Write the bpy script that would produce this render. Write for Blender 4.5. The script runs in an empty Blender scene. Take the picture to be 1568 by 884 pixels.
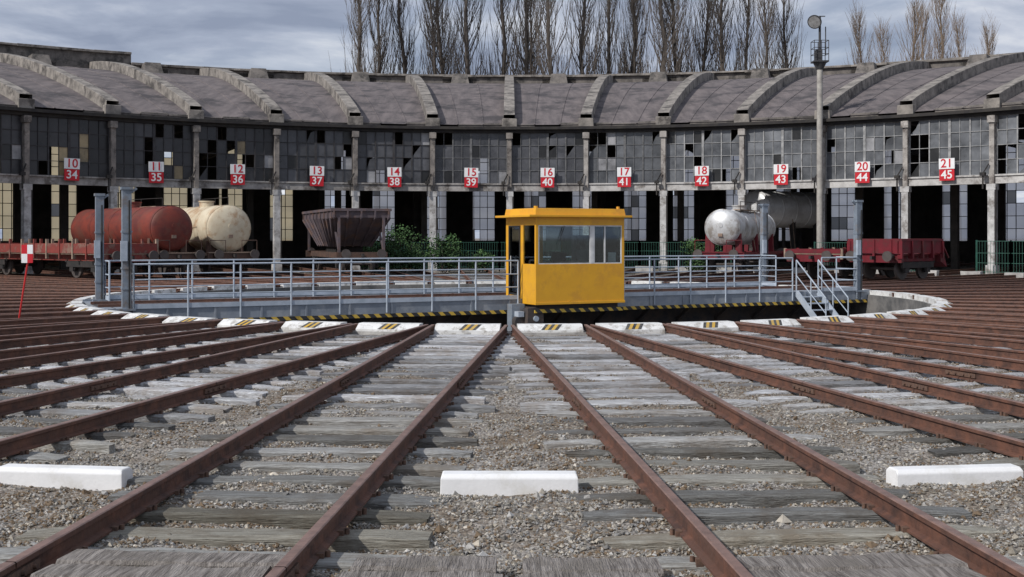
import bpy, math, random
import numpy as np
from mathutils import Matrix, Vector
random.seed(7); np.random.seed(7)
rad=math.radians
CY=36.9; DL=7.5; RP=12.4; RB=35.6; RBK=64.5
scene=bpy.context.scene
scene.view_settings.view_transform='Standard'; scene.view_settings.look='None'; scene.view_settings.exposure=0

# ---------------------------------------------------------------- materials
MATS={}
def M(name,c1,c2=None,scale=3.0,rough=.85,bump=0.0,bscale=None,metal=0.0,attr=False,stretch=(1,1,1),spec=.3,lo=.38,hi=.62,c3=None,s3=.6):
    m=bpy.data.materials.new(name); m.use_nodes=True; nt=m.node_tree; N=nt.nodes; L=nt.links
    b=N['Principled BSDF']; b.inputs['Roughness'].default_value=rough; b.inputs['Metallic'].default_value=metal
    b.inputs['Specular IOR Level'].default_value=spec
    if c2 is None: c2=tuple(x*.72 for x in c1)
    tc=N.new('ShaderNodeTexCoord'); mp=N.new('ShaderNodeMapping'); mp.inputs['Scale'].default_value=stretch
    L.new(tc.outputs['Object'],mp.inputs['Vector'])
    n=N.new('ShaderNodeTexNoise'); n.inputs['Scale'].default_value=scale; n.inputs['Detail'].default_value=8; n.inputs['Roughness'].default_value=.65
    L.new(mp.outputs[0],n.inputs['Vector'])
    r=N.new('ShaderNodeMapRange'); r.inputs[1].default_value=lo; r.inputs[2].default_value=hi
    L.new(n.outputs['Fac'],r.inputs[0])
    mx=N.new('ShaderNodeMixRGB'); mx.inputs['Color1'].default_value=(*c1,1); mx.inputs['Color2'].default_value=(*c2,1)
    L.new(r.outputs[0],mx.inputs['Fac']); out=mx.outputs[0]
    if c3 is not None:
        n3=N.new('ShaderNodeTexNoise'); n3.inputs['Scale'].default_value=s3; n3.inputs['Detail'].default_value=7; n3.inputs['Roughness'].default_value=.7
        L.new(tc.outputs['Object'],n3.inputs['Vector'])
        r3=N.new('ShaderNodeMapRange'); r3.inputs[1].default_value=.5; r3.inputs[2].default_value=.62
        L.new(n3.outputs['Fac'],r3.inputs[0])
        m3=N.new('ShaderNodeMixRGB'); m3.inputs['Color2'].default_value=(*c3,1)
        L.new(r3.outputs[0],m3.inputs['Fac']); L.new(out,m3.inputs['Color1']); out=m3.outputs[0]
    if attr:
        a=N.new('ShaderNodeAttribute'); a.attribute_name='Col'
        mm=N.new('ShaderNodeMixRGB'); mm.blend_type='MULTIPLY'; mm.inputs['Fac'].default_value=1
        L.new(out,mm.inputs['Color1']); L.new(a.outputs['Color'],mm.inputs['Color2']); out=mm.outputs[0]
    L.new(out,b.inputs['Base Color'])
    if bump>0:
        nb=N.new('ShaderNodeTexNoise'); nb.inputs['Scale'].default_value=bscale or scale*4; nb.inputs['Detail'].default_value=6
        L.new(mp.outputs[0],nb.inputs['Vector'])
        bp=N.new('ShaderNodeBump'); bp.inputs['Strength'].default_value=min(1,bump); bp.inputs['Distance'].default_value=.02
        L.new(nb.outputs['Fac'],bp.inputs['Height']); L.new(bp.outputs[0],b.inputs['Normal'])
    MATS[name]=m; return name

M('rail_rust',(.165,.078,.053),(.075,.043,.035),5,.75,.5,c3=(.115,.062,.046),s3=2)
M('rail_head',(.24,.14,.107),(.15,.085,.062),6,.40,.2,spec=.5)
M('rail_clip',(.17,.10,.07),(.09,.06,.05),30,.9)
M('sleeper_wood',(1,1,1),(.40,.36,.33),3.0,.9,1.0,6,attr=True,stretch=(1.2,22,22),lo=.36,hi=.66,c3=(.55,.49,.44),s3=1.3)
M('stone',(1,1,1),(.75,.75,.75),40,.9,.3,attr=True)
M('white_paint',(.80,.80,.79),(.66,.66,.64),3,.7,.3,c3=(.42,.40,.37),s3=5.5)
M('white_marker',(.84,.84,.84),(.77,.77,.77),4,.6,.12,30,c3=(.70,.69,.66),s3=3)
M('haz_yellow',(.60,.37,.05),(.45,.32,.12),8,.8)
M('haz_black',(.035,.035,.035),(.12,.12,.12),8,.8)
M('pit_concrete',(.22,.21,.2),(.1,.1,.1),1.5,.95,.6)
M('kerb_concrete',(.5,.49,.47),(.3,.29,.28),2.5,.95,.6)
M('deck_steel',(.25,.28,.325),(.18,.205,.24),2,.6,.2,c3=(.30,.32,.345),s3=1.2,spec=.4)
M('girder_dark',(.045,.045,.05),(.09,.07,.06),3,.8)
M('rail_paint',(.44,.49,.56),(.34,.39,.45),4,.55)
M('post_bluegrey',(.24,.28,.33),(.17,.20,.24),3,.6,c3=(.2,.18,.17),s3=2)
M('cab_yellow',(.80,.41,.022),(.73,.36,.022),1.5,.42,spec=.5,c3=(.68,.33,.03),s3=2.2)
M('cab_white',(.75,.75,.74),None,3,.5)
M('cab_inside',(.50,.48,.44),None,3,.8)
M('rubber',(.03,.03,.03),None,3,.6)
M('post_white',(.60,.59,.58),(.36,.35,.34),2.0,.8,.3,c3=(.22,.20,.185),s3=1.8)
M('post_beige_shaded',(.30,.268,.24),(.17,.155,.145),2.0,.9,.3,c3=(.085,.075,.068),s3=1.6)
M('post_beige_lit',(.46,.43,.40),(.28,.26,.24),2.0,.9,.3,c3=(.13,.11,.10),s3=1.6)
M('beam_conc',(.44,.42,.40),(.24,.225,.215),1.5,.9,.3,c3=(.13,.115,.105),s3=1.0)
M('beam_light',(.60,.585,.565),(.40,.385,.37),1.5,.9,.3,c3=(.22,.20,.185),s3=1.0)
M('roof_shell',(.190,.163,.160),(.10,.088,.090),2.2,.95,.6,6,stretch=(1,.18,.18),c3=(.070,.064,.067),s3=.45,lo=.35,hi=.7)
M('roof_rib',(.33,.30,.268),(.175,.16,.146),1.6,.95,.6,c3=(.08,.073,.068),s3=.9)
M('roof_parapet',(.22,.197,.178),(.125,.115,.107),1.4,.95,.5,c3=(.07,.066,.062),s3=1.0)
M('gutter_dark',(.028,.026,.028),(.05,.045,.04),2,.8)
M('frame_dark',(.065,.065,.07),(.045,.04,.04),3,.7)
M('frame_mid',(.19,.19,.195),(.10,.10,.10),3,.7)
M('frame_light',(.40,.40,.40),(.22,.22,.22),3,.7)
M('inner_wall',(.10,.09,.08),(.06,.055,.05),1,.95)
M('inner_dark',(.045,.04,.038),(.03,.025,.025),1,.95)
M('sign_white',(.85,.85,.85),(.8,.8,.8),3,.5)
M('sign_red',(.60,.02,.035),(.52,.02,.03),3,.5)
M('tank_red',(.22,.045,.03),(.12,.032,.028),1.6,.6,.2,c3=(.15,.055,.04),s3=1.2)
M('tank_cream',(.68,.60,.45),(.58,.49,.35),1.5,.5,.1,c3=(.45,.30,.18),s3=1.0)
M('tank_silver',(.66,.67,.68),(.50,.50,.49),1.5,.38,.2,metal=.25,c3=(.33,.30,.27),s3=1.6)
M('tank_bright',(.80,.81,.82),(.7,.7,.7),1.5,.3,.1,metal=.2,c3=(.6,.6,.6),s3=1.0)
M('wagon_red',(.25,.05,.04),(.16,.042,.036),2,.75,.2,c3=(.24,.14,.11),s3=2)
M('wagon_crimson',(.17,.016,.025),(.11,.014,.02),2,.55,.1,c3=(.11,.03,.03),s3=2)
M('wagon_frame',(.13,.075,.055),(.07,.05,.045),3,.8,.3)
M('wagon_dark',(.05,.042,.04),(.03,.03,.03),3,.8)
M('wagon_tan',(.38,.29,.22),(.22,.15,.115),3,.8,.2)
M('hopper_brown',(.135,.108,.12),(.085,.068,.075),2.0,.75,.3,c3=(.16,.10,.08),s3=1.4)
M('wheel_steel',(.10,.085,.08),None,3,.6)
M('bark',(.13,.110,.095),(.085,.073,.064),3,.95)
M('bark_tan',(.24,.185,.14),(.17,.13,.10),3,.95)
M('leaf',(.05,.095,.035),(.025,.055,.02),3,.8,attr=True)
M('fence_green',(.035,.12,.09),(.03,.08,.06),3,.6)
M('mast_paint',(.44,.42,.38),(.30,.28,.26),3,.7)
M('mast_dark',(.07,.07,.075),None,3,.6)
M('slab_wood',(.34,.31,.285),(.12,.105,.095),2.5,.95,1,8,stretch=(1.2,14,14),c3=(.19,.17,.15),s3=2)
M('marker_red',(.55,.03,.03),None,3,.5)
M('wall_paint_grey',(.36,.36,.36),(.25,.25,.25),2,.9,.3,c3=(.15,.14,.13),s3=1.5)

def pane_mat():
    m=bpy.data.materials.new('window_pane'); m.use_nodes=True; N=m.node_tree.nodes; L=m.node_tree.links
    b=N['Principled BSDF']; b.inputs['Specular IOR Level'].default_value=.5
    a=N.new('ShaderNodeAttribute'); a.attribute_name='Col'
    tc=N.new('ShaderNodeTexCoord'); n=N.new('ShaderNodeTexNoise'); n.inputs['Scale'].default_value=1.1; n.inputs['Detail'].default_value=8; n.inputs['Roughness'].default_value=.6
    L.new(tc.outputs['Object'],n.inputs['Vector'])
    r=N.new('ShaderNodeMapRange'); r.inputs[1].default_value=.3; r.inputs[2].default_value=.7; r.inputs[3].default_value=.5; r.inputs[4].default_value=1.4
    L.new(n.outputs['Fac'],r.inputs[0])
    mm=N.new('ShaderNodeVectorMath'); mm.operation='SCALE'
    L.new(a.outputs['Color'],mm.inputs[0]); L.new(r.outputs[0],mm.inputs['Scale']); L.new(mm.outputs[0],b.inputs['Base Color'])
    r2=N.new('ShaderNodeMapRange'); r2.inputs[3].default_value=.1; r2.inputs[4].default_value=.55
    L.new(n.outputs['Fac'],r2.inputs[0]); L.new(r2.outputs[0],b.inputs['Roughness'])
    MATS['window_pane']=m
pane_mat()
def trans_mat():
    m=bpy.data.materials.new('milky_pane'); m.use_nodes=True; N=m.node_tree.nodes; L=m.node_tree.links
    N.remove(N['Principled BSDF']); o=N['Material Output']
    a=N.new('ShaderNodeAttribute'); a.attribute_name='Col'
    t=N.new('ShaderNodeBsdfTranslucent'); d=N.new('ShaderNodeBsdfTransparent'); mx=N.new('ShaderNodeMixShader'); mx.inputs[0].default_value=.2
    L.new(a.outputs['Color'],t.inputs['Color']); L.new(a.outputs['Color'],d.inputs['Color'])
    L.new(t.outputs[0],mx.inputs[1]); L.new(d.outputs[0],mx.inputs[2]); L.new(mx.outputs[0],o.inputs['Surface'])
    MATS['milky_pane']=m
trans_mat()
def glass_mat():
    m=bpy.data.materials.new('clear_glass'); m.use_nodes=True; N=m.node_tree.nodes; L=m.node_tree.links
    N.remove(N['Principled BSDF']); o=N['Material Output']
    t=N.new('ShaderNodeBsdfTransparent'); t.inputs[0].default_value=(.82,.88,.88,1)
    g=N.new('ShaderNodeBsdfGlossy'); g.inputs['Roughness'].default_value=.03; g.inputs['Color'].default_value=(.9,.95,1,1)
    f=N.new('ShaderNodeFresnel'); f.inputs[0].default_value=1.7
    mx=N.new('ShaderNodeMixShader'); L.new(f.outputs[0],mx.inputs[0]); L.new(t.outputs[0],mx.inputs[1]); L.new(g.outputs[0],mx.inputs[2]); L.new(mx.outputs[0],o.inputs['Surface'])
    MATS['clear_glass']=m
glass_mat()
def stripe_mat():
    m=bpy.data.materials.new('hazard_stripes'); m.use_nodes=True; N=m.node_tree.nodes; L=m.node_tree.links
    b=N['Principled BSDF']; b.inputs['Roughness'].default_value=.7
    tc=N.new('ShaderNodeTexCoord'); s=N.new('ShaderNodeSeparateXYZ'); L.new(tc.outputs['Object'],s.inputs[0])
    ad=N.new('ShaderNodeMath'); ad.operation='ADD'; L.new(s.outputs['X'],ad.inputs[0]); L.new(s.outputs['Z'],ad.inputs[1])
    mu=N.new('ShaderNodeMath'); mu.operation='MULTIPLY'; mu.inputs[1].default_value=3.2; L.new(ad.outputs[0],mu.inputs[0])
    fr=N.new('ShaderNodeMath'); fr.operation='FRACT'; L.new(mu.outputs[0],fr.inputs[0])
    gt=N.new('ShaderNodeMath'); gt.operation='GREATER_THAN'; gt.inputs[1].default_value=.45; L.new(fr.outputs[0],gt.inputs[0])
    mx=N.new('ShaderNodeMixRGB'); mx.inputs['Color1'].default_value=(.60,.40,.06,1); mx.inputs['Color2'].default_value=(.03,.03,.03,1)
    L.new(gt.outputs[0],mx.inputs['Fac']); L.new(mx.outputs[0],b.inputs['Base Color']); MATS['hazard_stripes']=m
stripe_mat()
def ballast_mat():
    m=bpy.data.materials.new('ballast'); m.use_nodes=True; N=m.node_tree.nodes; L=m.node_tree.links
    b=N['Principled BSDF']; b.inputs['Roughness'].default_value=.95; b.inputs['Specular IOR Level'].default_value=.15
    tc=N.new('ShaderNodeTexCoord')
    v=N.new('ShaderNodeTexVoronoi'); v.inputs['Scale'].default_value=42; L.new(tc.outputs['Object'],v.inputs['Vector'])
    bw=N.new('ShaderNodeRGBToBW'); L.new(v.outputs['Color'],bw.inputs[0])
    cr=N.new('ShaderNodeValToRGB'); e=cr.color_ramp.elements
    e[0].position=.15; e[0].color=(.12,.105,.095,1); e[1].position=.85; e[1].color=(.44,.415,.385,1)
    x=cr.color_ramp.elements.new(.5); x.color=(.26,.242,.222,1)
    L.new(bw.outputs[0],cr.inputs[0])
    n=N.new('ShaderNodeTexNoise'); n.inputs['Scale'].default_value=.8; n.inputs['Detail'].default_value=9; n.inputs['Roughness'].default_value=.72; L.new(tc.outputs['Object'],n.inputs['Vector'])
    r=N.new('ShaderNodeMapRange'); r.inputs[1].default_value=.42; r.inputs[2].default_value=.6; r.inputs[4].default_value=.85; L.new(n.outputs['Fac'],r.inputs[0])
    n2=N.new('ShaderNodeTexNoise'); n2.inputs['Scale'].default_value=34; n2.inputs['Detail'].default_value=5; L.new(tc.outputs['Object'],n2.inputs['Vector'])
    cr2=N.new('ShaderNodeValToRGB'); e=cr2.color_ramp.elements; e[0].position=.35; e[0].color=(.070,.050,.036,1); e[1].position=.65; e[1].color=(.285,.228,.168,1)
    L.new(n2.outputs['Fac'],cr2.inputs[0])
    mx=N.new('ShaderNodeMixRGB'); L.new(r.outputs[0],mx.inputs['Fac']); L.new(cr.outputs[0],mx.inputs['Color1']); L.new(cr2.outputs[0],mx.inputs['Color2'])
    L.new(mx.outputs[0],b.inputs['Base Color'])
    bp=N.new('ShaderNodeBump'); bp.inputs['Strength'].default_value=.8; bp.inputs['Distance'].default_value=.015; bp.invert=True
    L.new(v.outputs['Distance'],bp.inputs['Height']); L.new(bp.outputs[0],b.inputs['Normal'])
    MATS['ballast']=m
ballast_mat()

# ---------------------------------------------------------------- mesh builder
class MB:
    def __init__(s): s.v=[];s.f=[];s.m=[];s.c=[];s.s=[];s.names=[]
    def add(s,vs,fs,mat,col=(1,1,1),smooth=False,T=None):
        if T is not None: vs=[tuple(T@Vector(p)) for p in vs]
        o=len(s.v); s.v.extend(vs)
        if mat not in s.names: s.names.append(mat)
        k=s.names.index(mat)
        for f in fs: s.f.append([i+o for i in f]); s.m.append(k); s.c.append(col); s.s.append(smooth)
    def box(s,x0,x1,y0,y1,z0,z1,mat,T=None,col=(1,1,1),j=0):
        vs=[(x0,y0,z0),(x1,y0,z0),(x1,y1,z0),(x0,y1,z0),(x0,y0,z1),(x1,y0,z1),(x1,y1,z1),(x0,y1,z1)]
        if j: vs=[(a+random.uniform(-j,j),b+random.uniform(-j,j),c+random.uniform(-j,j)*.6) for a,b,c in vs]
        s.add(vs,[(0,3,2,1),(4,5,6,7),(0,1,5,4),(1,2,6,5),(2,3,7,6),(3,0,4,7)],mat,col,False,T)
    def hexa(s,vs,mat,T=None,col=(1,1,1)):
        s.add(vs,[(0,3,2,1),(4,5,6,7),(0,1,5,4),(1,2,6,5),(2,3,7,6),(3,0,4,7)],mat,col,False,T)
    def cyl(s,p0,p1,r0,mat,r1=None,n=10,caps=True,T=None,col=(1,1,1)):
        if r1 is None: r1=r0
        p0=Vector(p0);p1=Vector(p1);d=(p1-p0)
        if d.length<1e-6: return
        d.normalize(); a=d.orthogonal().normalized(); b=d.cross(a)
        vs=[];
        for p,r in((p0,r0),(p1,r1)):
            for i in range(n):
                t=2*math.pi*i/n; vs.append(tuple(p+a*(r*math.cos(t))+b*(r*math.sin(t))))
        s.add(vs,[(i,(i+1)%n,n+(i+1)%n,n+i) for i in range(n)],mat,col,n>4,T)
        if caps:
            o=vs; s.add(o[:n],[tuple(range(n-1,-1,-1))],mat,col,False,T); s.add(o[n:],[tuple(range(n))],mat,col,False,T)
    def bar(s,p0,p1,w,h,mat,T=None):
        p0=Vector(p0);p1=Vector(p1);d=(p1-p0).normalized(); up=Vector((0,0,1))
        if abs(d.z)>.95: up=Vector((1,0,0))
        a=d.cross(up).normalized()*w/2; b=a.cross(d).normalized()*h/2
        s.hexa([tuple(q) for q in (p0-a-b,p0+a-b,p1+a-b,p1-a-b,p0-a+b,p0+a+b,p1+a+b,p1-a+b)],mat,T)
    def lathe(s,prof,zc,mat,n=32,yc=0,T=None):
        vs=[]
        for x,r in prof:
            for i in range(n):
                t=2*math.pi*i/n; vs.append((x,yc+r*math.cos(t),zc+r*math.sin(t)))
        fs=[]
        for k in range(len(prof)-1):
            for i in range(n): fs.append((k*n+i,k*n+(i+1)%n,(k+1)*n+(i+1)%n,(k+1)*n+i))
        s.add(vs,fs,mat,(1,1,1),True,T)
    def build(s,name,parent=None,mw=None,bevel=0):
        me=bpy.data.meshes.new(name); me.from_pydata(s.v,[],s.f)
        for n in s.names: me.materials.append(MATS[n])
        me.polygons.foreach_set('material_index',s.m); me.polygons.foreach_set('use_smooth',s.s)
        ca=me.color_attributes.new('Col','FLOAT_COLOR','CORNER')
        lt=np.empty(len(me.polygons),dtype=np.int32); me.polygons.foreach_get('loop_total',lt)
        cols=np.repeat(np.array([(c[0],c[1],c[2],1) for c in s.c],dtype=np.float32),lt,axis=0)
        ca.data.foreach_set('color',cols.ravel())
        me.update(); ob=bpy.data.objects.new(name,me); scene.collection.objects.link(ob)
        if parent: ob.parent=parent
        if mw is not None: ob.matrix_world=mw
        if bevel:
            b=ob.modifiers.new('b','BEVEL'); b.width=bevel; b.segments=2; b.limit_method='ANGLE'
        return ob
def empty(name):
    e=bpy.data.objects.new(name,None); scene.collection.objects.link(e); return e
def RT(th,r=0,z=0):
    t=rad(th); d=Vector((math.sin(t),math.cos(t),0)); y=Vector((-d.y,d.x,0)); o=Vector((0,CY,z))+d*r
    return Matrix(((d.x,y.x,0,o.x),(d.y,y.y,0,o.y),(0,0,1,o.z),(0,0,0,1)))

# ---------------------------------------------------------------- ground
def gh(x,y):
    return -.212+.020*np.sin(x*2.1+1.3*np.sin(y*1.7))+.018*np.sin(y*3.1+x*1.1)+.012*np.sin(x*6.3+y*4.7)+.010*np.sin(x*9.1-y*7.7)
def ground():
    rs=list(np.arange(12.75,52,.17))+[54,58,64,72,85,110,150,250,500,1000,2500]
    na=900; th=np.linspace(0,2*math.pi,na,endpoint=False)
    R,TH=np.meshgrid(rs,th,indexing='ij'); X=R*np.sin(TH); Y=CY+R*np.cos(TH)
    Z=np.where(R<54,gh(X,Y),-.2); Z=np.where(R<12.8,-.16,Z)
    vs=np.stack([X.ravel(),Y.ravel(),Z.ravel()],1)
    nr=len(rs); i=np.arange(nr-1)[:,None]*na; j=np.arange(na)[None,:]; j2=(j+1)%na
    F=np.stack([i+j,i+na+j,i+na+j2,i+j2],-1).reshape(-1,4)[:, ::-1]
    me=bpy.data.meshes.new('ground'); me.from_pydata(vs.tolist(),[],F.tolist()); me.materials.append(MATS['ballast'])
    me.polygons.foreach_set('use_smooth',[True]*len(me.polygons)); me.update()
    ob=bpy.data.objects.new('ground',me); scene.collection.objects.link(ob)
ground()
def stones():
    base=np.array([(1,0,0),(-1,0,0),(0,1,0),(0,-1,0),(0,0,1),(0,0,-1)],float)
    F0=np.array([(0,2,4),(2,1,4),(1,3,4),(3,0,4),(2,0,5),(1,2,5),(3,1,5),(0,3,5)])
    n=160000; u=np.random.rand(n); Z=5.6*(24/5.6)**u; X=(np.random.rand(n)*2-1)*.5*Z
    sc=.006+.011*np.random.rand(n)**2.2; sc=np.where(np.random.rand(n)<.012,sc*2.2,sc)
    V=base[None]*(.6+.8*np.random.rand(n,6,1))*np.stack([np.ones(n),.6+.5*np.random.rand(n),.5+.4*np.random.rand(n)],1)[:,None,:]
    a=np.random.rand(n)*6.28; b=np.random.randn(n)*.5; ca,sa,cb,sb=np.cos(a),np.sin(a),np.cos(b),np.sin(b)
    x=V[...,0]; y=V[...,1]; z=V[...,2]
    y,z=y*cb[:,None]-z*sb[:,None],y*sb[:,None]+z*cb[:,None]
    x,y=x*ca[:,None]-y*sa[:,None],x*sa[:,None]+y*ca[:,None]
    P=np.stack([x,y,z],-1)*sc[:,None,None]*1.3
    P[...,0]+=X[:,None]; P[...,1]+=Z[:,None]; P[...,2]+=(gh(X,Z)+sc*.35)[:,None]
    F=(F0[None]+(np.arange(n)*6)[:,None,None]).reshape(-1,3)
    me=bpy.data.meshes.new('ballast_stones'); me.from_pydata(P.reshape(-1,3).tolist(),[],F.tolist()); me.materials.append(MATS['stone'])
    g=.15+.32*np.random.rand(n)**1.2; g=np.where(np.random.rand(n)<.025,.60,g); w=.02+np.random.rand(n)*.16
    c=np.stack([g*(1+w),g*(1+.3*w),g*(1-w*.8),np.ones(n)],1)
    patch=(np.sin(X*1.3+2*np.sin(Z*.7))+np.sin(Z*1.9+X*.8))*.12
    brown=np.random.rand(n)<.24+patch; c[brown]=np.array([.20,.145,.095,1])
    ca_=me.color_attributes.new('Col','FLOAT_COLOR','CORNER'); ca_.data.foreach_set('color',np.repeat(c,24,axis=0).astype(np.float32).ravel())
    ob=bpy.data.objects.new('ballast_stones',me); scene.collection.objects.link(ob)
stones()

# ---------------------------------------------------------------- tracks
prof=[(-.055,-.15),(.055,-.15),(.055,-.135),(.012,-.12),(.012,-.045),(.036,-.035),(.036,-.006),(.028,0),(-.028,0),(-.036,-.006),(-.036,-.035),(-.012,-.045),(-.012,-.12),(-.055,-.135)]
def track(k):
    th=DL*k+DL/2; near=math.cos(rad(th))<0
    a=abs((th-180+180)%360-180)
    rmax=62 if not near else (48 if a<60 else 60)
    if not near and abs(((th+180)%360)-180)>62: rmax=55
    T=RT(th); mb=MB(); n=len(prof)
    for sy in(-1,1):
        y0=sy*.7525
        r=12.46; 
        while r<rmax-.1:
            r2=min(rmax,r+ (9.0+ (k%3)))
            vs=[(r,y0+p[0],p[1]) for p in prof]+[(r2-.012,y0+p[0],p[1]) for p in prof]
            for i in range(n):
                top=i in(6,7,8)
                mb.add([vs[i],vs[(i+1)%n],vs[n+(i+1)%n],vs[n+i]],[(0,3,2,1)],'rail_head' if top else 'rail_rust',T=T)
            mb.add(vs[:n],[tuple(range(n))],'rail_rust',T=T)
            if r>13:
                for q in(-1,1): 
                    mb.box(r-.3,r+.3,y0+q*.012 if q>0 else y0-.034,y0+.034 if q>0 else y0-.012,-.11,-.055,'rail_clip',T)
                    for xb in(-.22,-.08,.08,.22): mb.cyl((r+xb,y0+q*.034,-.083),(r+xb,y0+q*.055,-.083),.014,'rail_clip',n=6,T=T)
            r=r2
    sl=MB(); r=13.25+(.3 if k%2 else 0); detail=a<26
    while r<min(rmax,56):
        L=1.3*random.uniform(.92,1.10) if r>19.5 else 1.28
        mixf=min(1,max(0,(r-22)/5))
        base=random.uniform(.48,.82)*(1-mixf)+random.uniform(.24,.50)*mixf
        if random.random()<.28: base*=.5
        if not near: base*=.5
        tint=random.uniform(0,.16)
        col=(base*(1+tint*.35*mixf-.03),base*(1-tint*.12*mixf),base*(1-tint*1.1*mixf+.05*(1-mixf)))
        w=random.uniform(.09,.14); zt=-.145+random.uniform(-.025,.004); yo=random.uniform(-.09,.09); sk=random.uniform(-.05,.05)
        if detail:
            ns=9; ring=[]
            for i in range(ns+1):
                y=yo-L+2*L*i/ns; jj=.016; e=.0 if 0<i<ns else .022
                x=sk*(y)
                ring.append([(r+x-w+random.uniform(-jj,jj)+e,y+random.uniform(-.03,.03),-.33),(r+x-w+random.uniform(-jj,jj)+e,y+random.uniform(-.02,.02),zt-.02+random.uniform(-.008,.008)),
                  (r+x-w+.03,y,zt+random.uniform(-.010,.006)-e),(r+x+w-.03,y,zt+random.uniform(-.010,.006)-e),(r+x+w+random.uniform(-jj,jj)-e,y+random.uniform(-.02,.02),zt-.02),(r+x+w-e,y,-.33)])
            vs=[p for q in ring for p in q]; fs=[]
            for i in range(ns):
                for m_ in range(5): fs.append((i*6+m_,i*6+m_+1,(i+1)*6+m_+1,(i+1)*6+m_))
            fs.append((5,4,3,2,1,0)); fs.append(tuple(ns*6+q for q in range(6)))
            fs=[f[::-1] for f in fs]
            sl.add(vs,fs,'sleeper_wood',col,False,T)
            for sy in(-.7525,.7525):
                for q in(-1,1):
                    mb.box(r+random.uniform(-.05,.02),r+.06,sy+q*.058-.022,sy+q*.058+.022,zt-.02,zt+.028,'rail_clip',T)
                    mb.cyl((r+.01,sy+q*.095,zt-.01),(r+.01,sy+q*.095,zt+.035),.016,'rail_clip',n=6,T=T)
        else:
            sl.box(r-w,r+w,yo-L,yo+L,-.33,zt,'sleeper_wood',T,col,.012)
        r+=.62+random.uniform(-.05,.05)
    e=empty('railway_track'); mb.build('rails',e); sl.build('sleepers',e)
for k in range(48): track(k)

for th in(180,172.5,187.5,195,165):
    mb=MB(); T=RT(th,27.5); h=.54
    p=[(-.10,-.24),(.10,-.24),(.10,-.095),(.07,-.065),(-.07,-.065),(-.10,-.095)]
    vs=[(x,-h,z) for x,z in p]+[(x,h,z) for x,z in p]
    vs=[(x,y*(.97 if z>-.09 else 1),z) for x,y,z in vs]
    fs=[(i,(i+1)%6,6+(i+1)%6,6+i) for i in range(6)]+[(5,4,3,2,1,0),(6,7,8,9,10,11)]
    mb.add(vs,[f[::-1] for f in fs],'white_marker')
    mb.build('fouling_point_marker',mw=T,bevel=.010)
for th,y0,y1 in((183.75,-.66,.64),(176.25,-.66,.66),(180.9,-.45,.42),(179.1,-.42,.38)):
    mb=MB(); T=RT(th,30.15)
    for i in range(2):
        a=random.uniform(-.04,.04); b=random.uniform(-.04,.04); m_=7; z1=-.085+random.uniform(-.015,.015)
        xs=[y0+a+(y1+b-y0-a)*q/m_ for q in range(m_+1)]
        vs=[]; 
        for q,yy in enumerate(xs):
            jl=random.uniform(-.025,.025); jr=random.uniform(-.012,.012); jz=random.uniform(-.010,.010)
            x0=-.27+i*.30+jl; x1=.02+i*.30-.005+jr
            vs+=[(x0,yy,-.3),(x0,yy,z1-.02+jz),(x0+.02,yy,z1+jz),(x1-.02,yy,z1-jz),(x1,yy,z1-.02-jz),(x1,yy,-.3)]
        fs=[]
        for q in range(m_):
            for e in range(5): fs.append(((q+1)*6+e,(q+1)*6+e+1,q*6+e+1,q*6+e))
        fs.append((0,1,2,3,4,5)); fs.append(tuple(m_*6+e for e in(5,4,3,2,1,0)))
        mb.add(vs,fs,'slab_wood')
    mb.build('timber_crossing_slab',mw=T)

# ---------------------------------------------------------------- pit
def ringwall(mb,r0,z0,r1,z1,mat,n=192):
    vs=[];fs=[]
    for i in range(n):
        t=2*math.pi*i/n; vs+= [(r0*math.sin(t),CY+r0*math.cos(t),z0),(r1*math.sin(t),CY+r1*math.cos(t),z1)]
    for i in range(n):
        j=(i+1)%n; fs.append((2*i,2*j,2*j+1,2*i+1))
    mb.add(vs,fs,mat)
mb=MB()
ringwall(mb,12.36,-1.35,12.36,-.13,'pit_concrete'); ringwall(mb,12.36,-.13,12.9,-.13,'kerb_concrete'); ringwall(mb,12.9,-.13,12.9,-.3,'kerb_concrete')
ringwall(mb,.01,-1.3,12.4,-1.35,'pit_concrete'); ringwall(mb,11.3,-1.25,11.38,-1.25,'rail_head'); ringwall(mb,11.3,-1.35,11.3,-1.25,'rail_rust'); ringwall(mb,11.38,-1.25,11.38,-1.35,'rail_rust')
mb.build('turntable_pit')
mb=MB()
for k in range(48):
    th=DL*k+DL/2; T=RT(th); w=.66+random.uniform(-.05,.01); d=random.uniform(-.03,.02); zt_=.018+random.uniform(-.012,.012)
    ra=12.90+d; rb=12.70+d
    p=[(ra,-.20),(ra,-.09),(rb,zt_),(12.42,zt_),(12.42,-.128)]
    jy=random.uniform(-.02,.02)
    vs=[(r,-w+jy,z) for r,z in p]+[(r,w+jy,z) for r,z in p]
    mb.add(vs,[(0,1,6,5),(1,2,7,6),(2,3,8,7),(3,4,9,8),(4,3,2,1,0),(5,6,7,8,9)],'white_paint',T=T)
    near=math.cos(rad(th))<-.2
    if near:
        y0=random.uniform(-.22,-.14); ns=5; wd=.34/ns
        def P(t,y): return (ra+(rb-ra)*t+.002,y,-.09+(zt_+.09)*t+.004)
        for i in range(ns):
            a=y0+i*wd; s=.11
            mb.add([P(.05,a),P(.05,a+wd),P(.97,a+wd+s),P(.97,a+s)],[(0,3,2,1)],'haz_black' if i%2==0 else 'haz_yellow',T=T)
mb.build('pit_edge_kerb',bevel=0)

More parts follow.
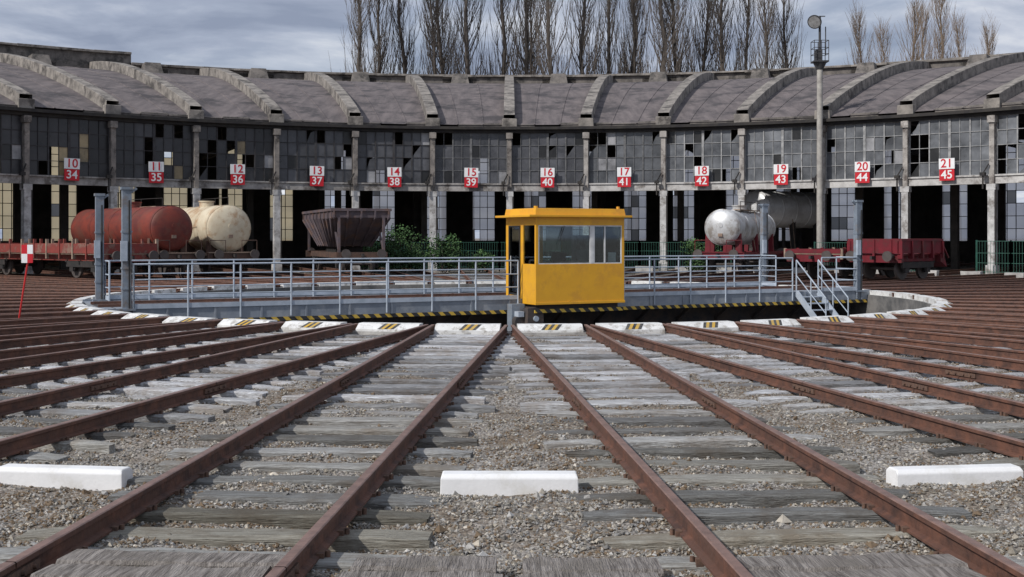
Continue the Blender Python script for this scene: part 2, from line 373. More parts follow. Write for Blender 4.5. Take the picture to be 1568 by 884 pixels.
# ---------------------------------------------------------------- turntable bridge
BR=26.25; c_,s_=math.cos(rad(BR)),math.sin(rad(BR))
B=Matrix(((c_,-s_,0,0),(s_,c_,0,CY),(0,0,1,0),(0,0,0,1)))
tt=empty('turntable_bridge'); tt.matrix_world=B
mb=MB()
L=12.2;W=2.5
mb.box(-L,L,-W,W,-.1,-.02,'deck_steel')
for v in(-W,W):
    sg=1 if v>0 else -1
    mb.box(-L,L,min(v,v+sg*.06),max(v,v+sg*.06),-.28,.03,'deck_steel')
    mb.box(-L,L,min(v,v+sg*.065),max(v,v+sg*.065),-.38,-.282,'hazard_stripes')
    for i in range(21):
        u=-L+.2+i*1.19; mb.box(u,u+.05,min(v+sg*.06,v+sg*.085),max(v+sg*.06,v+sg*.085),-.28,.03,'deck_steel')
    mb.box(-L+.4,L-.4,(1.0 if sg>0 else -1.3),(1.3 if sg>0 else -1.0),-1.1,-.102,'girder_dark')
    for i in range(16):
        u=-11.2+i*1.5; mb.bar((u,sg*1.2,-.9),(u,sg*2.45,-.15),.08,.1,'girder_dark')
for v in(-.7525,.7525): 
    mb.box(-L,L,v-.036,v+.036,-.02,.05,'rail_rust'); mb.box(-L,L,v-.034,v+.034,.05,.056,'rail_head')
for i in range(20):
    u=-L+.3+i*1.22
    for a,b in((-2.35,-.87),(.87,2.35)): mb.box(u,u+.015,a,b,-.02,-.012,'girder_dark')
mb.box(-L,L,-.6,.6,-.02,-.012,'girder_dark')
mb.cyl((0,0,-1.35),(0,0,-.1),1.0,'girder_dark',n=20)
mb.build('deck',tt).matrix_world=B
def railing(mb,pts,h=1.12,step=1.25,z=0):
    for a,b in zip(pts[:-1],pts[1:]):
        a=Vector(a);b=Vector(b);n=max(1,round((b-a).length/step))
        for i in range(n+1):
            p=a+(b-a)*i/n; mb.cyl((p.x,p.y,z-.25),(p.x,p.y,z+h),.026,'rail_paint',n=6)
        for hh in(h,h*.66,h*.33): mb.cyl((a.x,a.y,z+hh),(b.x,b.y,z+hh),.024 if hh==h else .017,'rail_paint',n=6)
        mb.bar((a.x,a.y,z+.08),(b.x,b.y,z+.08),.012,.12,'rail_paint')
mb=MB()
railing(mb,[(-11.6,-1.6),(-11.6,-2.59),(-1.0,-2.59)])
railing(mb,[(2.3,-2.59),(8.9,-2.59)]); railing(mb,[(10.1,-2.59),(11.6,-2.59),(11.6,-1.6)])
railing(mb,[(-11.6,1.6),(-11.6,2.45),(11.6,2.45),(11.6,1.6)])
mb.build('railings',tt).matrix_world=B
mb=MB()
for u in(-11.75,11.75):
    for v in(-2.47,2.47):
        mb.box(u-.11,u+.11,v-.09,v+.09,-.3,3.0,'post_bluegrey'); mb.box(u-.14,u+.14,v-.12,v+.12,2.96,3.0+.03,'post_bluegrey')
        mb.bar((u,v,2.82),(u-.24*(1 if u>0 else -1),v,3.0),.06,.06,'post_bluegrey')
        mb.box(u-.2,u+.2,v-.17,v+.17,-.02,.03,'post_bluegrey')
        mb.box(u-.16,u+.0,v-.16,v-.1,1.2,1.7,'rail_paint')
        mb.cyl((u+.05,v-.12,0),(u+.05,v-.12,2.7),.02,'rubber',n=5)
        for z in(.5,1.0,1.9): mb.box(u-.125,u+.125,v-.105,v+.105,z,z+.05,'post_bluegrey')
mb.build('gantry_posts',tt).matrix_world=B
mb=MB()
for u in(9.05,9.95):
    mb.bar((u,-2.6,0),(u,-4.1,-1.3),.05,.2,'rail_paint')
    mb.cyl((u,-2.6,1.05),(u,-4.0,-.12),.024,'rail_paint',n=6); mb.cyl((u,-2.6,.55),(u,-4.0,-.6),.018,'rail_paint',n=6)
    mb.cyl((u,-2.6,0),(u,-2.6,1.05),.026,'rail_paint',n=6)
    mb.cyl((u,-3.3,-.62),(u,-3.3,.47),.024,'rail_paint',n=6); mb.cyl((u,-4.0,-1.25),(u,-4.0,-.12),.024,'rail_paint',n=6)
for i in range(6):
    v=-2.7-i*.25; mb.box(9.05,9.95,v-.13,v+.1,-.02-(i+.5)*.2-.03,-.02-(i+.5)*.2,'rail_paint')
mb.build('stair',tt).matrix_world=B

cab=empty('turntable_control_cab'); cab.matrix_world=B
u0,u1,v0,v1=-.85,2.05,-3.4,-1.5; zb,zw,zt,zr=-.11,1.03,2.13,2.36; t=.06
mb=MB()
mb.box(u0,u1,v0,v0+t,zb,zw,'cab_yellow'); mb.box(u0,u1,v1-t,v1,zb,zw,'cab_yellow')
mb.box(u1-t,u1,v0+t,v1-t,zb,zw,'cab_yellow')
vd=v0+.95
mb.box(u0,u0+t,v0+t,vd,zb,zw,'cab_yellow')
mb.box(u0,u0+t,v1-.2,v1-t,zb,zw,'cab_yellow')
mb.box(u0-.012,u0+.03,vd+.02,v1-.22,zb+.02,.12,'cab_yellow')
for a in(v0,v1-t): mb.box(u0,u1,a,a+t,zt,zr,'cab_yellow')
for a in(u0,u1-t): mb.box(a,a+t,v0+t,v1-t,zt,zr,'cab_yellow')
for a,b in((u0,v0),(u1-.08,v0),(u0,v1-.08),(u1-.08,v1-.08)): mb.box(a,a+.08,b,b+.08,zw,zt,'cab_yellow')
um=u0+1.78
mb.box(um,um+.10,v0,v0+t,zw,zt,'cab_white')
mb.box(u0+1.1,u0+1.2,v1-t,v1,zw,zt,'cab_yellow')
mb.box(u0,u0+t,vd-.16,vd,zw,zt,'cab_yellow'); mb.box(u0,u0+t,v1-.2,v1-.081,zw,zt,'cab_yellow')
mb.box(u0-.02,u1+.02,v0-.02,v0-.001,zb,zb+.07,'cab_yellow')
mb.box(u0+1.05,u0+1.10,v0-.012,v0-.001,zb+.075,zb+.11,'cab_yellow')
mb.box(u0-.28,u1+.18,v0-.16,v1+.16,zr,zr+.06,'cab_yellow')
mb.hexa([(u0-.03,v0-.03,zr+.06),(u1+.03,v0-.03,zr+.06),(u1+.03,v1+.03,zr+.06),(u0-.03,v1+.03,zr+.06),(u0+.0,v0+.0,zr+.25),(u1-.0,v0+.0,zr+.25),(u1-.0,v1-.0,zr+.25),(u0+.0,v1-.0,zr+.25)],'cab_yellow')
mb.cyl((u0+.05,v0+.1,zr+.25),(u0+.05,v0+.1,zr+.31),.06,'cab_yellow',n=10); mb.cyl((u1-.15,v0+.1,zr+.25),(u1-.15,v0+.1,zr+.32),.05,'cab_yellow',n=10)
mb.build('shell',cab,bevel=.012).matrix_world=B
mb=MB()
def wframe(a,b,z0,z1,v,w=.045):
    mb.box(a,b,v-.015,v+.02,z0,z0+w,'cab_white'); mb.box(a,b,v-.015,v+.02,z1-w,z1,'cab_white')
    mb.box(a,a+w,v-.015,v+.02,z0+w,z1-w,'cab_white'); mb.box(b-w,b,v-.015,v+.02,z0+w,z1-w,'cab_white')
wframe(u0+.08,um,zw,zt,v0+.02,.03); wframe(um+.10,u1-.08,zw,zt,v0+.02,.03)
mb.box(um+.1+.35,um+.1+.39,v0+.005,v0+.045,zw,zt,'cab_white')
mb.box(u0+.62,u0+.85,v1-.09,v1-.07,1.4,1.75,'cab_white'); mb.box(u0+.9,u0+1.08,v1-.09,v1-.07,1.4,1.75,'cab_white')
mb.box(u1-.5,u1-.25,v0+.06,v0+.09,zw+.05,zw+.32,'cab_white')
mb.box(u0-.02,u0+.02,vd+.0,vd+.05,.0,zt,'rubber'); mb.box(u0-.02,u0+.02,v1-.25,v1-.2,.0,zt,'rubber'); mb.box(u0-.02,u0+.02,vd+.05,v1-.25,.12,.17,'rubber'); mb.box(u0-.02,u0+.02,vd+.05,v1-.25,.95,1.02,'rubber'); mb.box(u0-.02,u0+.02,vd+.05,v1-.25,zt-.05,zt,'rubber')
mb.box(u0+t,u1-t,v0+t,v1-t,zb,zb+.05,'cab_inside'); mb.box(u0+t,u1-t,v0+t,v1-t,zr-.03,zr-.005,'cab_inside')
mb.box(u0+.9,u0+1.9,v0+.12,v0+.5,zb+.05,.85,'cab_inside'); mb.hexa([(u0+.9,v0+.12,.852),(u0+1.9,v0+.12,.852),(u0+1.9,v0+.6,.852),(u0+.9,v0+.6,.852),(u0+.9,v0+.12,1.12),(u0+1.9,v0+.12,1.12),(u0+1.9,v0+.6,.95),(u0+.9,v0+.6,.95)],'wall_paint_grey')
mb.box(u0+1.2,u0+1.65,v0+.85,v0+1.3,.35,.45,'rubber'); mb.box(u0+1.2,u0+1.65,v0+1.25,v0+1.33,.45,1.35,'rubber'); mb.cyl((u0+1.42,v0+1.05,zb),(u0+1.42,v0+1.05,.35),.05,'rubber')
mb.box(u1-.75,u1-.1,v1-.4,v1-.1,zb+.05,1.85,'wall_paint_grey')
mb.box(u0+.1,u0+.4,v1-.3,v1-.1,1.2,1.6,'rubber')
mb.box(u0+.1,u1-.1,v0+.2,v1+.2,-.25,zb-.003,'girder_dark'); mb.box(u0,u1,v0+.05,v0+.1,-.34,-.24,'hazard_stripes')
mb.box(u0-.5,u0-.1,-2.9,-2.6,-.9,-.1,'post_bluegrey'); mb.cyl((u0-.3,-3.1,-.6),(u0-.3,-2.6,-.6),.2,'girder_dark',n=14); mb.box(u0-.42,u0-.24,-3.15,-2.9,-.45,-.3,'rail_paint'); mb.cyl((u0-.3,-3.2,-.75),(u0-.3,-2.7,-.75),.08,'rail_paint',n=10)
mb.box(u0-.2,u0+.3,-3.3,-3.0,-.7,-.2,'girder_dark'); mb.cyl((u0+.05,-3.35,-.5),(u0+.05,-3.3,-.5),.08,'rail_paint',n=12)
for v in(-3.1,-2.7): mb.cyl((u1+.18,v,-.05),(u1+.18,v,1.1),.018,'rail_paint',n=6)
for i in range(7): mb.cyl((u1+.18,-3.1,.05+i*.17),(u1+.18,-2.7,.05+i*.17),.016,'rail_paint',n=6)
mb.bar((u0+.9,v0-.02,zt-.02),(u0+.7,v0-.03,zt-.55),.015,.015,'rubber'); mb.cyl((u0-.05,v1-.42,.7),(u0-.05,v1-.42,1.25),.012,'cab_white',n=6)
mb.build('fittings',cab).matrix_world=B
mb=MB()
mb.box(u0+.08,u1-.08,v0+.03,v0+.036,zw,zt,'clear_glass'); mb.box(u0+.08,u1-.08,v1-.036,v1-.03,zw,zt,'clear_glass')
mb.box(u0+.03,u0+.036,v0+.08,vd,zw,zt,'clear_glass'); mb.box(u0+.03,u0+.036,vd+.01,v1-.2,.12,zt,'clear_glass'); mb.box(u1-.036,u1-.03,v0+.08,v1-.08,zw,zt,'clear_glass')
mb.build('glazing',cab).matrix_world=B

# ---------------------------------------------------------------- roundhouse
rh=empty('roundhouse')
K0,K1=-8,8
def roofz(t): return 8.6+6.2*(.42*t+.58*math.sin(math.pi*t/2)**.88)
def roofr(t): return RB-.15+(RBK+.5-RB)*t
TS=[0,.02,.045,.075,.11,.15,.2,.25,.31,.37,.44,.51,.59,.67,.76,.85,.93,1.0]
mb=MB(); NT=len(TS)-1; SA=6
na=(K1-K0)*SA
for i in range(na):
    a0=K0*DL+DL*i/SA; a1=a0+DL/SA
    for j in range(NT):
        q=[]
        for a,tt_ in((a0,TS[j]),(a1,TS[j]),(a1,TS[j+1]),(a0,TS[j+1])):
            r=roofr(tt_); q.append((r*math.sin(rad(a)),CY+r*math.cos(rad(a)),roofz(tt_)))
        mb.add(q,[(0,1,2,3)],'roof_shell',smooth=True)
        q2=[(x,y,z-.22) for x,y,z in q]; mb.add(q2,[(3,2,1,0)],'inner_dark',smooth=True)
mb.build('roof_shell',rh)
mb=MB(); gm=MB()
for k in range(K0,K1+1):
    T=RT(k*DL); w=.34
    for j in range(NT):
        t0=TS[j];t1=TS[j+1]; r0,z0,r1,z1=roofr(t0),roofz(t0),roofr(t1),roofz(t1); h=.62
        mb.add([(r0,-w,z0-.05),(r1,-w,z1-.05),(r1,w,z1-.05),(r0,w,z0-.05),(r0,-w,z0+h),(r1,-w,z1+h),(r1,w,z1+h),(r0,w,z0+h)],[(4,5,6,7),(0,1,5,4),(2,3,7,6)],'roof_rib',T=T)
    mb.box(RB-.30,RB+.2,-.44,.44,8.46,8.98,'roof_rib',T,j=.03)
    # shallow roofing laps between ribs
for k in range(K0,K1):
    for f in(.33,.66):
        T=RT((k+f)*DL)
        for j in range(NT):
            t0=TS[j];t1=TS[j+1]; r0,z0,r1,z1=roofr(t0),roofz(t0),roofr(t1),roofz(t1); w=.05;h=.035
            mb.add([(r0,-w,z0-.02),(r1,-w,z1-.02),(r1,w,z1-.02),(r0,w,z0-.02),(r0,-w,z0+h),(r1,-w,z1+h),(r1,w,z1+h),(r0,w,z0+h)],[(4,5,6,7),(0,1,5,4),(2,3,7,6)],'roof_shell',T=T)
for i in range((K1-K0)*3):
    a=K0*DL+DL/3*(i+.5); T=RT(a); left=a<-27
    hw=RB*math.tan(rad(DL/6))
    gm.box(RB-.46,RB-.12,-hw,hw,8.30,8.47,'gutter_dark',T)
    gm.box(RB-.2,RB+.02,-hw,hw,8.12,8.30,'gutter_dark',T)
    if random.random()<.8: 
        x=random.uniform(.0,.1); mb.box(RB-.1,RB+.08,-hw,hw,8.47,8.64+x,'roof_parapet',T,j=.012)
    hw=(RBK+.2)*math.tan(rad(DL/6)); z=roofz(1); hh=1.55 if left else .75
    mb.box(RBK,RBK+.5,-hw,hw,z-.4,z+hh-.18,'roof_parapet',T); mb.box(RBK-.25,RBK+.7,-hw,hw,z+hh-.18+random.uniform(-.03,.03),z+hh,'roof_rib',T,j=.03)
for k in range(K0,K1):
    T=RT((k+.5)*DL); z=roofz(.97)
    mb.hexa([(RBK-2.2,-.85,z-.6),(RBK,-.85,z-.6),(RBK,.85,z-.6),(RBK-2.2,.85,z-.6),(RBK-1.5,-.6,z+.75),(RBK,-.6,z+.75),(RBK,.6,z+.75),(RBK-1.5,.6,z+.75)],'roof_parapet',T)
mb.build('roof_ribs_and_parapet',rh,bevel=.03); gm.build('gutter',rh)

ps=MB(); wf=MB(); wp=MB()
for k in range(K0,K1+1):
    T=RT(k*DL); um_='post_beige_lit' if k>=1 else 'post_beige_shaded'  # upper posts lighter on the right: sun and shade put into the colour
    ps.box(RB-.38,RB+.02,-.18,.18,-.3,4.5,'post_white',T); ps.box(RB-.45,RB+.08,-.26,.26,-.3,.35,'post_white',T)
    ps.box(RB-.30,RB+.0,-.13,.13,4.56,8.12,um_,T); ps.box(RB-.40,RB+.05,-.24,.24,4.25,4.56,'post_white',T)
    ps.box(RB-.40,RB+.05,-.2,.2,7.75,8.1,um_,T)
    ps.bar((RB-.55,.35,4.3),(RB-.55,.35,5.1),.07,.07,'gutter_dark',T); ps.bar((RB-.55,.35,5.1),(RB-.4,.1,5.6),.06,.06,'gutter_dark',T); ps.box(RB-.66,RB-.44,.22,.48,4.98,5.16,'gutter_dark',T)
    ps.cyl((RB-.34,-.24,.0),(RB-.34,-.24,4.4),.035,'gutter_dark',n=6,T=T)
    for rr in(44,54):
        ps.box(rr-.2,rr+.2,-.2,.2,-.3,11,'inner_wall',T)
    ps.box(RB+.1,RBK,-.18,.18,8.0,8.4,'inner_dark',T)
for k in range(K0,K1):
    a=(k+.5)*DL; T=RT(a); hb=RB*math.tan(rad(DL/2))-.15; rr=RB-.02
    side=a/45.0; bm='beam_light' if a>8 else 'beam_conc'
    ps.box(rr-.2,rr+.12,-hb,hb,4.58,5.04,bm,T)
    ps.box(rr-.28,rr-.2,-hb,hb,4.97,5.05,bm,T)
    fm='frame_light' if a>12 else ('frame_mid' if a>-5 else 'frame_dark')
    nc,nr=8,4; z0,z1=5.06,8.12; cw=2*hb/nc; rw=(z1-z0)/nr
    for i in range(nc+1):
        y=-hb+i*cw; th_=.07 if i==4 else(.035 if i%2==0 else .014)
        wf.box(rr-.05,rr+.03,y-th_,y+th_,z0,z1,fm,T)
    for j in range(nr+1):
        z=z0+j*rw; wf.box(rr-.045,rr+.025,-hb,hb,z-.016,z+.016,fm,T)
    bayg=random.uniform(.8,1.15); cg=[random.choice([.65,.85,1.0,1.0,1.2]) for _ in range(nc//2)]
    gone=set()
    for _ in range(random.choice([1,1,2,2,3,4])):
        ci=random.randrange(nc); cj=random.randrange(nr)
        for q in range(random.choice([1,1,2,3,4])): gone.add((ci,cj)); ci=min(nc-1,max(0,ci+random.choice([0,1,-1]))); cj=min(nr-1,max(0,cj+random.choice([0,1,-1])))
    warm_lit=set()
    if side<-.45:
        for _ in range(random.choice([1,1,2])):
            ci=random.randrange(nc); cj=random.randrange(3)
            for q in range(random.choice([1,2,3])): warm_lit.add((ci,cj)); ci=min(nc-1,max(0,ci+random.choice([0,1]))); cj=min(nr-1,max(0,cj+random.choice([0,1,-1])))
    for i in range(0,nc):
        for j in range(nr):
            if (i,j) in gone: continue
            y=-hb+i*cw; z=z0+j*rw
            g=bayg*cg[i//2]*random.uniform(.85,1.12)
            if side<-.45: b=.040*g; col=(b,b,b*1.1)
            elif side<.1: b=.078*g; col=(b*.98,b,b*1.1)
            else: b=.14*g; col=(b*.95,b,b*1.08)  # right bays paler: sky reflection put into the pane colour
            if (i,j) in warm_lit: col=(.36*g,.28*g,.16*g)  # warm light showing through, painted as opaque pane colour
            if random.random()<.03: col=(.30,.30,.31)
            if random.random()<.04: col=(.02,.02,.02)
            tl=random.uniform(-.012,.012); tv=random.uniform(-.01,.01)
            cut=random.random()
            if cut<.05:  # broken pane, remaining shard
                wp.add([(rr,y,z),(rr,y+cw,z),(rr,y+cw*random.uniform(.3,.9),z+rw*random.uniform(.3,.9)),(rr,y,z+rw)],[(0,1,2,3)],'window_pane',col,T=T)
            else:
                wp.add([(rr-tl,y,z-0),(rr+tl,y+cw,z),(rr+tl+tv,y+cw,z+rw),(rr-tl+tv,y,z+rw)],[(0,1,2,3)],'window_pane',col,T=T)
ps.build('posts_and_beams',rh,bevel=0); wf.build('window_frames',rh); wp.build('window_panes',rh)
bw=MB()
for k in range(K0,K1):
    a=(k+.5)*DL; T=RT(a); hb=RBK*math.tan(rad(DL/2)); x0,x1=RBK,RBK+.3
    wins=[(-3.0,-1.1),(1.1,3.0)] 
    ed=[-hb]+[q for w in wins for q in w]+[hb]
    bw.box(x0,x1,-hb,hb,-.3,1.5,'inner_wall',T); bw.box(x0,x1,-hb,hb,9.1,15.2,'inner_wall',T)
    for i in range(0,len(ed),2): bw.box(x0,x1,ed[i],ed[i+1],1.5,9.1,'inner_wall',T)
    for (w0,w1) in wins:
        for i in range(4):
            y=w0+(w1-w0)*i/3; bw.box(x0+.1,x0+.16,y-.025,y+.025,1.5,9.1,'inner_dark',T)
        for j in range(9):
            z=1.5+.95*j; bw.box(x0+.1,x0+.16,w0,w1,z-.025,z+.025,'inner_dark',T)
        warm_lit=a<-14
        for i in range(3):
            for j in range(8):
                if random.random()<.04: continue
                y=w0+(w1-w0)*i/3; z=1.5+.95*j; g=random.uniform(.85,1.0)
                col=(.98*g,.80*g,.50*g) if warm_lit else (.80*g,.79*g,.80*g)  # left bays tinted warm: sunlit glow put into the translucent colour
                if random.random()<.08: col=(.2,.2,.2)
                bw.add([(x0+.2,y,z),(x0+.2,y+(w1-w0)/3,z),(x0+.2,y+(w1-w0)/3,z+.95),(x0+.2,y,z+.95)],[(0,1,2,3)],'milky_pane',col,T=T)
for sgn,k in((-1,K0),(1,K1)):
    T=RT(k*DL); bw.box(RB+.2,RBK,-.15+sgn*-.3,.15+sgn*-.3,-.3,9,'inner_wall',T)
bw.build('rear_wall',rh)

def sign(num,a):
    T=RT(a,RB-.42)
    mb=MB()
    mb.box(-.03,0,-.42,.42,.12,.68,'sign_white'); mb.box(-.03,0,-.40,.40,-.50,.10,'sign_red')
    for y in(-.3,.3): mb.box(0,.2,y-.02,y+.02,-.4,.6,'gutter_dark')
    ob=mb.build('track_number_sign',mw=T@Matrix.Translation((0,0,5.3))@Matrix.Rotation(random.uniform(-.02,.02),4,'X'))
    for body,z,m,s in((str(num),.40,'sign_red',.56),(str(num+24),-.20,'sign_white',.54)):
        cu=bpy.data.curves.new('digits','FONT'); cu.body=body; cu.size=s*1.15; cu.align_x='CENTER'; cu.align_y='CENTER'; cu.extrude=.004; cu.offset=.008
        cu.materials.append(MATS[m]); t_=bpy.data.objects.new('digits',cu); scene.collection.objects.link(t_)
        t_.parent=ob; t_.matrix_local=Matrix(((0,0,-1,-.037),(-1,0,0,0),(0,1,0,z),(0,0,0,1)))
for k in range(-7,7): sign(16+k,(k+.5)*DL)

# ---------------------------------------------------------------- mast
mb=MB()
mb.cyl((0,0,0),(0,0,11.6),.18,'mast_paint',r1=.16,n=14); mb.box(-.42,.42,-.4,.4,11.6,11.68,'mast_dark')
mb.cyl((0,0,11.68),(0,0,14.2),.07,'mast_dark',n=8)
cs=[(-.40,-.38),(.40,-.38),(.40,.38),(-.40,.38)]
for x,y in cs+[(0,-.38),(0,.38)]: mb.cyl((x,y,11.68),(x,y,12.8),.022,'mast_dark',n=5)
for z in(12.05,12.4,12.8):
    for i in range(4): mb.cyl((*cs[i],z),(*cs[(i+1)%4],z),.018,'mast_dark',n=5)
mb.box(-.25,.1,-.2,.2,11.7,12.3,'mast_dark'); mb.cyl((.3,-.1,12),(.3,-.1,13.6),.03,'mast_dark',n=6)
mb.cyl((0,0,11.2),(0,0,11.6),.18,'mast_dark',r1=.38,n=12,caps=False)
h=Vector((-.35,-.25,13.85)); d=Vector((-.45,-.75,-.45)).normalized()
mb.cyl(h-d*.28,h,.20,'mast_dark',r1=.38,n=20); mb.cyl(h,h+d*.06,.40,'mast_dark',n=20); mb.cyl(h+d*.061,h+d*.07,.34,'wall_paint_grey',n=20)
mb.bar((0,0,13.85),(-.3,-.1,13.85),.08,.08,'mast_dark'); mb.bar((-.05,0,14.2),(.3,0,14.2),.05,.05,'mast_dark')
t30=RT(30,RB-.75)
mb.build('floodlight_mast',mw=Matrix.Translation(t30.translation))
mb=MB()
b0=Vector((-10.9,26.5,-.2)); b1=Vector((-10.62,26.5,1.62)); mb.cyl(b0,b1,.022,'marker_red',n=8)
q=b1-Vector((.05,0,.4)); mb.box(q.x-.13,q.x+.0,26.45,26.47,q.z+.2,q.z+.4,'sign_red'); mb.box(q.x+.0,q.x+.12,26.45,26.47,q.z+.2,q.z+.4,'sign_white'); mb.box(q.x-.13,q.x+.0,26.45,26.47,q.z,q.z+.2,'sign_white');mb.box(q.x+.0,q.x+.12,26.45,26.47,q.z,q.z+.2,'sign_red')
mb.build('track_marker_post')

# ---------------------------------------------------------------- wagons
def gear(mb,L,axles,fc='wagon_frame',zf=1.05,buf=True):
    for y in(-.95,.95): mb.box(0,L,y-.06,y+.06,zf-.28,zf,fc)
    for x in(0,L-.15): mb.box(x,x+.15,-1.25,1.25,zf-.32,zf+.02,fc)
    for i in range(5): 
        x=.8+(L-1.6)*i/4; mb.box(x-.05,x+.05,-.95,.95,zf-.2,zf-.05,fc)
    if buf:
        for y in(-.87,.87):
            for x,s in((0,-1),(L,1)): mb.cyl((x,y,zf-.05),(x+s*.42,y,zf-.05),.08,'wagon_dark',n=10); mb.cyl((x+s*.42,y,zf-.05),(x+s*.5,y,zf-.05),.22,'wheel_steel',n=16)
        mb.box(-.3,0,-.05,.05,zf-.2,zf-.05,'wagon_dark')
    for x in axles:
        mb.cyl((x,-.95,.47),(x,.95,.47),.07,'wheel_steel',n=8)
        for y in(-.75,.75):
            mb.cyl((x,y-.06,.47),(x,y+.06,.47),.46,'wheel_steel',n=24)
            s=1 if y>0 else -1
            mb.box(x-.15,x+.15,s*.95-.1,s*.95+.1,.3,.62,'wagon_dark'); mb.bar((x-.55,s*1.0,.75),(x,s*1.0,.62),.08,.07,'wagon_dark'); mb.bar((x+.55,s*1.0,.75),(x,s*1.0,.62),.08,.07,'wagon_dark')
            mb.bar((x-.35,s*.98,.2+.5),(x-.12,s*.98,.32),.05,.05,'wagon_dark'); mb.bar((x+.35,s*.98,.7),(x+.12,s*.98,.32),.05,.05,'wagon_dark')
    for i in range(len(axles)//2): 
        a,b=axles[2*i],axles[2*i+1]
        if b-a<2.2:
            for s in(-1,1): mb.box(a-.4,b+.4,s*1.02-.05,s*1.02+.05,.5,.75,'wagon_dark')
def tanker(mw,L,R,zc,mat,name,axles,fm='wagon_frame',fc2='wagon_tan',dome=True,dish=.22):
    mb=MB(); gear(mb,L,axles,fm)
    x0,x1=.35,L-.35
    pe=[(0,.001)]+[(dish*(s**2.2),R*s*.97) for s in(.2,.4,.6,.75,.88)]+[(dish*.95+.02,R*.95),(dish+.06,R*.985),(dish+.12,R)]
    pr=[(x0+a,b) for a,b in pe]+[(x1-a,b) for a,b in reversed(pe)]
    mb.lathe(pr,zc,mat,40)
    for x in [x0+.34+(x1-x0-.68)*i/4 for i in range(5)]: mb.lathe([(x-.04,R),(x-.04,R+.018),(x+.04,R+.018),(x+.04,R)],zc,mat,40)
    for x in(x0+.7,L/2,x1-.7):
        for y in(-1,1): mb.hexa([(x-.12,y*.55-.05,1.05),(x+.12,y*.55-.05,1.05),(x+.12,y*.9+.05,1.05),(x-.12,y*.9+.05,1.05),(x-.12,y*.5-.05,zc-R*.7),(x+.12,y*.5-.05,zc-R*.7),(x+.12,y*.86+.05,zc-R*.35),(x-.12,y*.86+.05,zc-R*.35)],fm)
    if dome:
        mb.cyl((L*.45,0,zc+R-.1),(L*.45,0,zc+R+.22),.36,mat,n=20); mb.cyl((L*.45,0,zc+R+.22),(L*.45,0,zc+R+.28),.40,mat,n=20)
        mb.box(L*.25,L*.7,-.5,-.15,zc+R+.0,zc+R+.04,'wagon_tan'); 
        for x in(L*.25,L*.47,L*.7): mb.cyl((x,-.5,zc+R-.2),(x,-.5,zc+R+.42),.018,'wagon_dark',n=5)
        mb.cyl((L*.25,-.5,zc+R+.42),(L*.7,-.5,zc+R+.42),.018,'wagon_dark',n=5)
    for y in(-1.15,-.85): mb.cyl((L*.45,y,1.0),(L*.45,-.45 if y>-1 else -.75,zc+R),.016,'wagon_tan',n=5)
    mb.box(-.05,.35,-1.2,1.2,1.05,1.1,fc2)
    for y in(-1.15,-.4,.4,1.15): mb.cyl((-.02,y,1.05),(-.02,y,1.65),.018,fm,n=6)
    mb.cyl((-.02,-1.15,1.65),(-.02,-.4,1.65),.018,fm,n=6); mb.cyl((-.02,.4,1.65),(-.02,1.15,1.65),.018,fm,n=6)
    mb.cyl((L*.5,0,zc-R),(L*.5,0,.6),.12,'wagon_dark',n=10); mb.cyl((L*.5,-.9,.7),(L*.5,.9,.7),.07,'wagon_dark',n=8)
    mb.cyl((1.8,.5,.72),(3.2,.5,.72),.2,'wagon_dark',n=12)
    for y in (-1,1): mb.box(.1,L-.1,y*1.12-.03,y*1.12+.03,.93,1.05,fc2)
    mb.cyl((x0-.02,0,zc+.1),(x0+.05,0,zc+.1),.12,mat,n=12); mb.box(x0-.01,x0+.03,-.1,.12,zc-.45,zc-.3,'wagon_tan')
    mb.build(name,mw=mw)
tanker(RT(-33.75,23.4),8.2,1.10,2.22,'tank_cream','cream_tank_wagon',[1.6,6.4],'wagon_frame','wagon_tan')
tanker(RT(-41.25,22.7),10.6,1.02,2.20,'tank_red','red_tank_wagon',[1.3,3.1,7.5,9.3],'wagon_frame','wagon_tan')
tanker(RT(26.25,22.6),8.4,.86,2.28,'tank_silver','silver_tank_wagon',[1.6,6.6],'wagon_crimson','wagon_crimson')
hd=rad(52); dd=Vector((math.sin(hd),math.cos(hd),0)); yy=Vector((-dd.y,dd.x,0))
tanker(Matrix(((dd.x,yy.x,0,14.3),(dd.y,yy.y,0,71.6),(0,0,1,.05),(0,0,0,1))),6.6,1.12,3.45,'tank_bright','large_silver_tank_wagon',[1.4,5.2],'wagon_dark','wagon_dark',False)
def flat(th,r0,L,mat,name,sideh=.45,stakes=True):
    mb=MB(); gear(mb,L,[1.2,3.0,L-3.0,L-1.2] if L>9 else [1.5,L-1.5],mat)
    mb.box(-.02,L+.02,-1.32,1.32,1.05,1.16,'wagon_tan')
    for y in(-1.33,1.33):
        n=int(L/1.1)
        for i in range(n):
            x=L*i/n+.04; 
            mb.box(x,x+L/n-.06,y-.03,y+.03,1.1,1.1+sideh*random.choice([1,1,1,.95]),mat)
            mb.box(x-.05,x+.04,y-.06,y+.06,.85,1.1+sideh+(.2 if stakes else .03),mat if i%2 else 'wagon_tan')
    for x in(0,L): mb.box(x-.04,x+.04,-1.3,1.3,1.1,1.1+sideh,mat)
    mb.build(name,mw=RT(th,r0))
flat(-48.75,21.6,12.5,'wagon_red','red_flat_wagon',.42)
flat(41.25,20.0,7.0,'wagon_crimson','dark_red_flat_wagon',.18,False)
mb=MB(); L=3.3; gear(mb,L,[.8,2.5],'wagon_crimson',buf=True); zz=1.72
mb.hexa([(-.0,-1.15,1.02),(L,-1.15,1.02),(L,1.15,1.02),(0,1.15,1.02),(-.1,-1.22,1.10),(L+.1,-1.22,1.10),(L+.1,1.22,1.10),(-.1,1.22,1.10)],'wagon_crimson')
